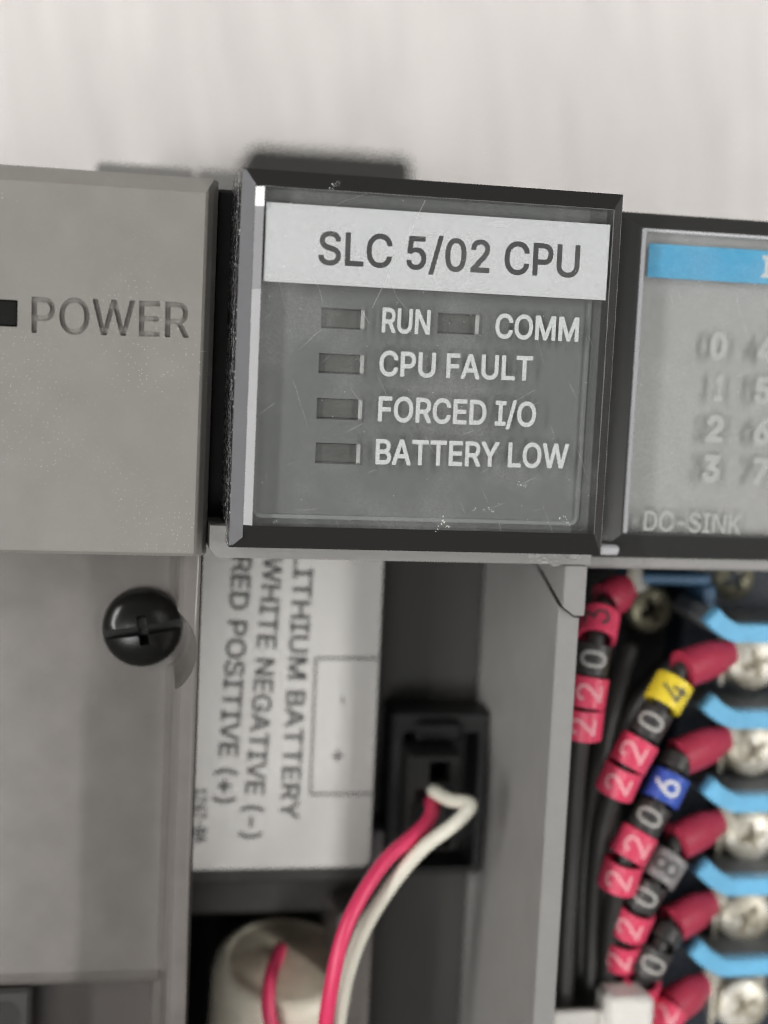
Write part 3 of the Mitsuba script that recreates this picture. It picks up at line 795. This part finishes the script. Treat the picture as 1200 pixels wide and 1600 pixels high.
WIRES = [
    ('terminal wire with a red ring marked 3 at the top, its red lug in shade', (945, 940, -17), (985, 915, -18), [(938, 962, -15), (930, 1005, -13), (922, 1050, -12.5), (914, 1100, -12), (908, 1150, -12), (900, 1230, -13), (893, 1350, -14), (885, 1480, -14), (880, 1640, -14)],
     [((934, 978), 'red_marker', '3', 'ink_dark'), ((926, 1030), 'black_marker', '0', None), ((917, 1082), 'red_marker', '2', None), ((911, 1128), 'red_marker', '2', None)], None),
    ('terminal wire with a yellow ring next to its red lug', (1066, 1046, -14), (1146, 1018, -16), [(1056, 1062, -13.5), (1043, 1085, -13), (1016, 1130, -12.5), (990, 1176, -12), (966, 1222, -12), (945, 1285, -13), (932, 1370, -14), (925, 1480, -15), (920, 1640, -15)],
     [((1045, 1083), 'yellow_marker', '4', None), ((1016, 1131), 'black_marker', '0', None), ((988, 1176), 'red_marker', '2', None), ((966, 1220), 'red_marker', '2', None)], None),
    ('terminal wire with a blue ring marked 6 next to its red lug', (1060, 1184, -14), (1138, 1152, -16), [(1052, 1200, -13.5), (1041, 1228, -13), (1014, 1278, -12.5), (988, 1322, -12), (968, 1370, -12), (957, 1430, -13), (950, 1520, -14), (945, 1640, -14)],
     [((1049, 1192), 'black_marker', '', None), ((1040, 1230), 'blue_marker', '6', None), ((1014, 1279), 'black_marker', '0', None), ((990, 1321), 'red_marker', '2', None), ((970, 1368), 'red_marker', '2', None)], None),
    ('terminal wire with a grey ring marked 8 next to its red lug', (1056, 1316, -14), (1128, 1282, -16), [(1050, 1330, -13.5), (1036, 1355, -13), (1008, 1398, -12.5), (986, 1442, -13), (970, 1486, -14), (962, 1540, -15), (960, 1640, -15)],
     [((1036, 1356), 'grey_marker', '8', None), ((1010, 1398), 'black_marker', '0', None), ((986, 1440), 'red_marker', '2', None), ((970, 1486), 'red_marker', '2', None)], None),
    ('terminal wire with black rings only near its red lug, second from the bottom', (1050, 1444, -14), (1116, 1408, -16), [(1043, 1456, -13.5), (1034, 1470, -13), (1018, 1500, -12.5), (1000, 1540, -13.5), (988, 1580, -15), (980, 1660, -15)],
     [((1038, 1462), 'black_marker', '', None), ((1018, 1500), 'black_marker', '0', None), ((998, 1545), 'red_marker', '2', None)], None),
    ('terminal wire with a red ring beside the white cable tie at the bottom', (1046, 1574, -14), (1104, 1536, -16), [(1038, 1588, -13.5), (1026, 1608, -13), (1010, 1640, -13), (1000, 1690, -14)],
     [((1032, 1590), 'red_marker', '2', None)], None),
]
for lab_, a, b, pts, marks, _ in WIRES:
    k = thing('terminal_wire', lab_, 'wire', 'wires on the terminal block')
    A, B = P(*a), P(*b)
    path = spline([A + (B - A) * 0.3, A] + [P(*q) for q in pts], 16)
    put(k + '__insulation', tube(path, 0.92, 20), 'black_wire_coat', True)
    sleeve(k + '__lug_sleeve', A, B, 2.0, 1.35)
    e = (B - A) / np.linalg.norm(B - A)
    s = np.cross(e, [0, 0, 1])
    C = B + e * 2.6 + np.array([0, 0, -2.2])
    put(k + '__lug_tongue', hull([B - e * 0.5 + s * 0.9 * q + [0, 0, z] for q in (-1, 1) for z in (-0.25, 0.25)] + [C + s * 2.2 * q + [0, 0, z] for q in (-1, 1) for z in (-0.25, 0.25)]), 'nickel')
    seg = np.r_[0, np.cumsum(np.linalg.norm(np.diff(path, axis=0), axis=1))]
    pp_ = np.array([[600 + FPX * (ROT[0] @ (q - EYE)) / -(ROT[2] @ (q - EYE)), 800 - FPX * (ROT[1] @ (q - EYE)) / -(ROT[2] @ (q - EYE))] for q in path])
    for (mx, my), mat, txt, ink in marks:
        i = np.argmin(np.hypot(pp_[:, 0] - mx, pp_[:, 1] - my))
        marker(k + '__marker_ring', path, seg[i], 3.1 if txt else 1.6, 2.05 if 'black' not in mat else 1.75, mat, txt, ink, float(rng.normal(0, 0.16)))

for lab_, pts in (('plain black wire in the bundle nearest the grey wall', [(900, 1180, -20), (893, 1300, -18), (878, 1430, -16), (872, 1640, -15)]),
                  ('plain black wire crossing behind the numbered rings', [(985, 1010, -22), (960, 1090, -20), (930, 1230, -18), (912, 1380, -17), (908, 1640, -17)]),
                  ('plain black wire curving under the yellow ring', [(1040, 1040, -22), (1010, 1075, -21), (975, 1130, -20), (935, 1260, -20), (925, 1450, -18), (930, 1640, -18)]),
                  ('plain black wire behind the bundle, right of the others', [(960, 1100, -24), (955, 1260, -22), (940, 1420, -20), (935, 1640, -19)])):
    k = thing('bundle_wire', lab_, 'wire')
    put(k, tube(spline([P(*q) for q in pts]), 1.0, 18), 'black_wire_coat', True)

ct = thing('cable_tie', 'white nylon cable tie round the wire bundle at the bottom edge', 'cable tie')
h0, h1 = P(952, 1562, -9), P(1020, 1640, -9)
put(ct + '__tie_head', box(h0[0], h1[0], h1[1], h0[1], -13.5, -9, 0.6), 'nylon_white', 40)
h0, h1 = P(864, 1583, -10.5), P(953, 1650, -10.5)
put(ct + '__strap', box(h0[0], h1[0] + 0.2, h1[1], h0[1], -11.6, -10.5, 0.25), 'nylon_white', 40)
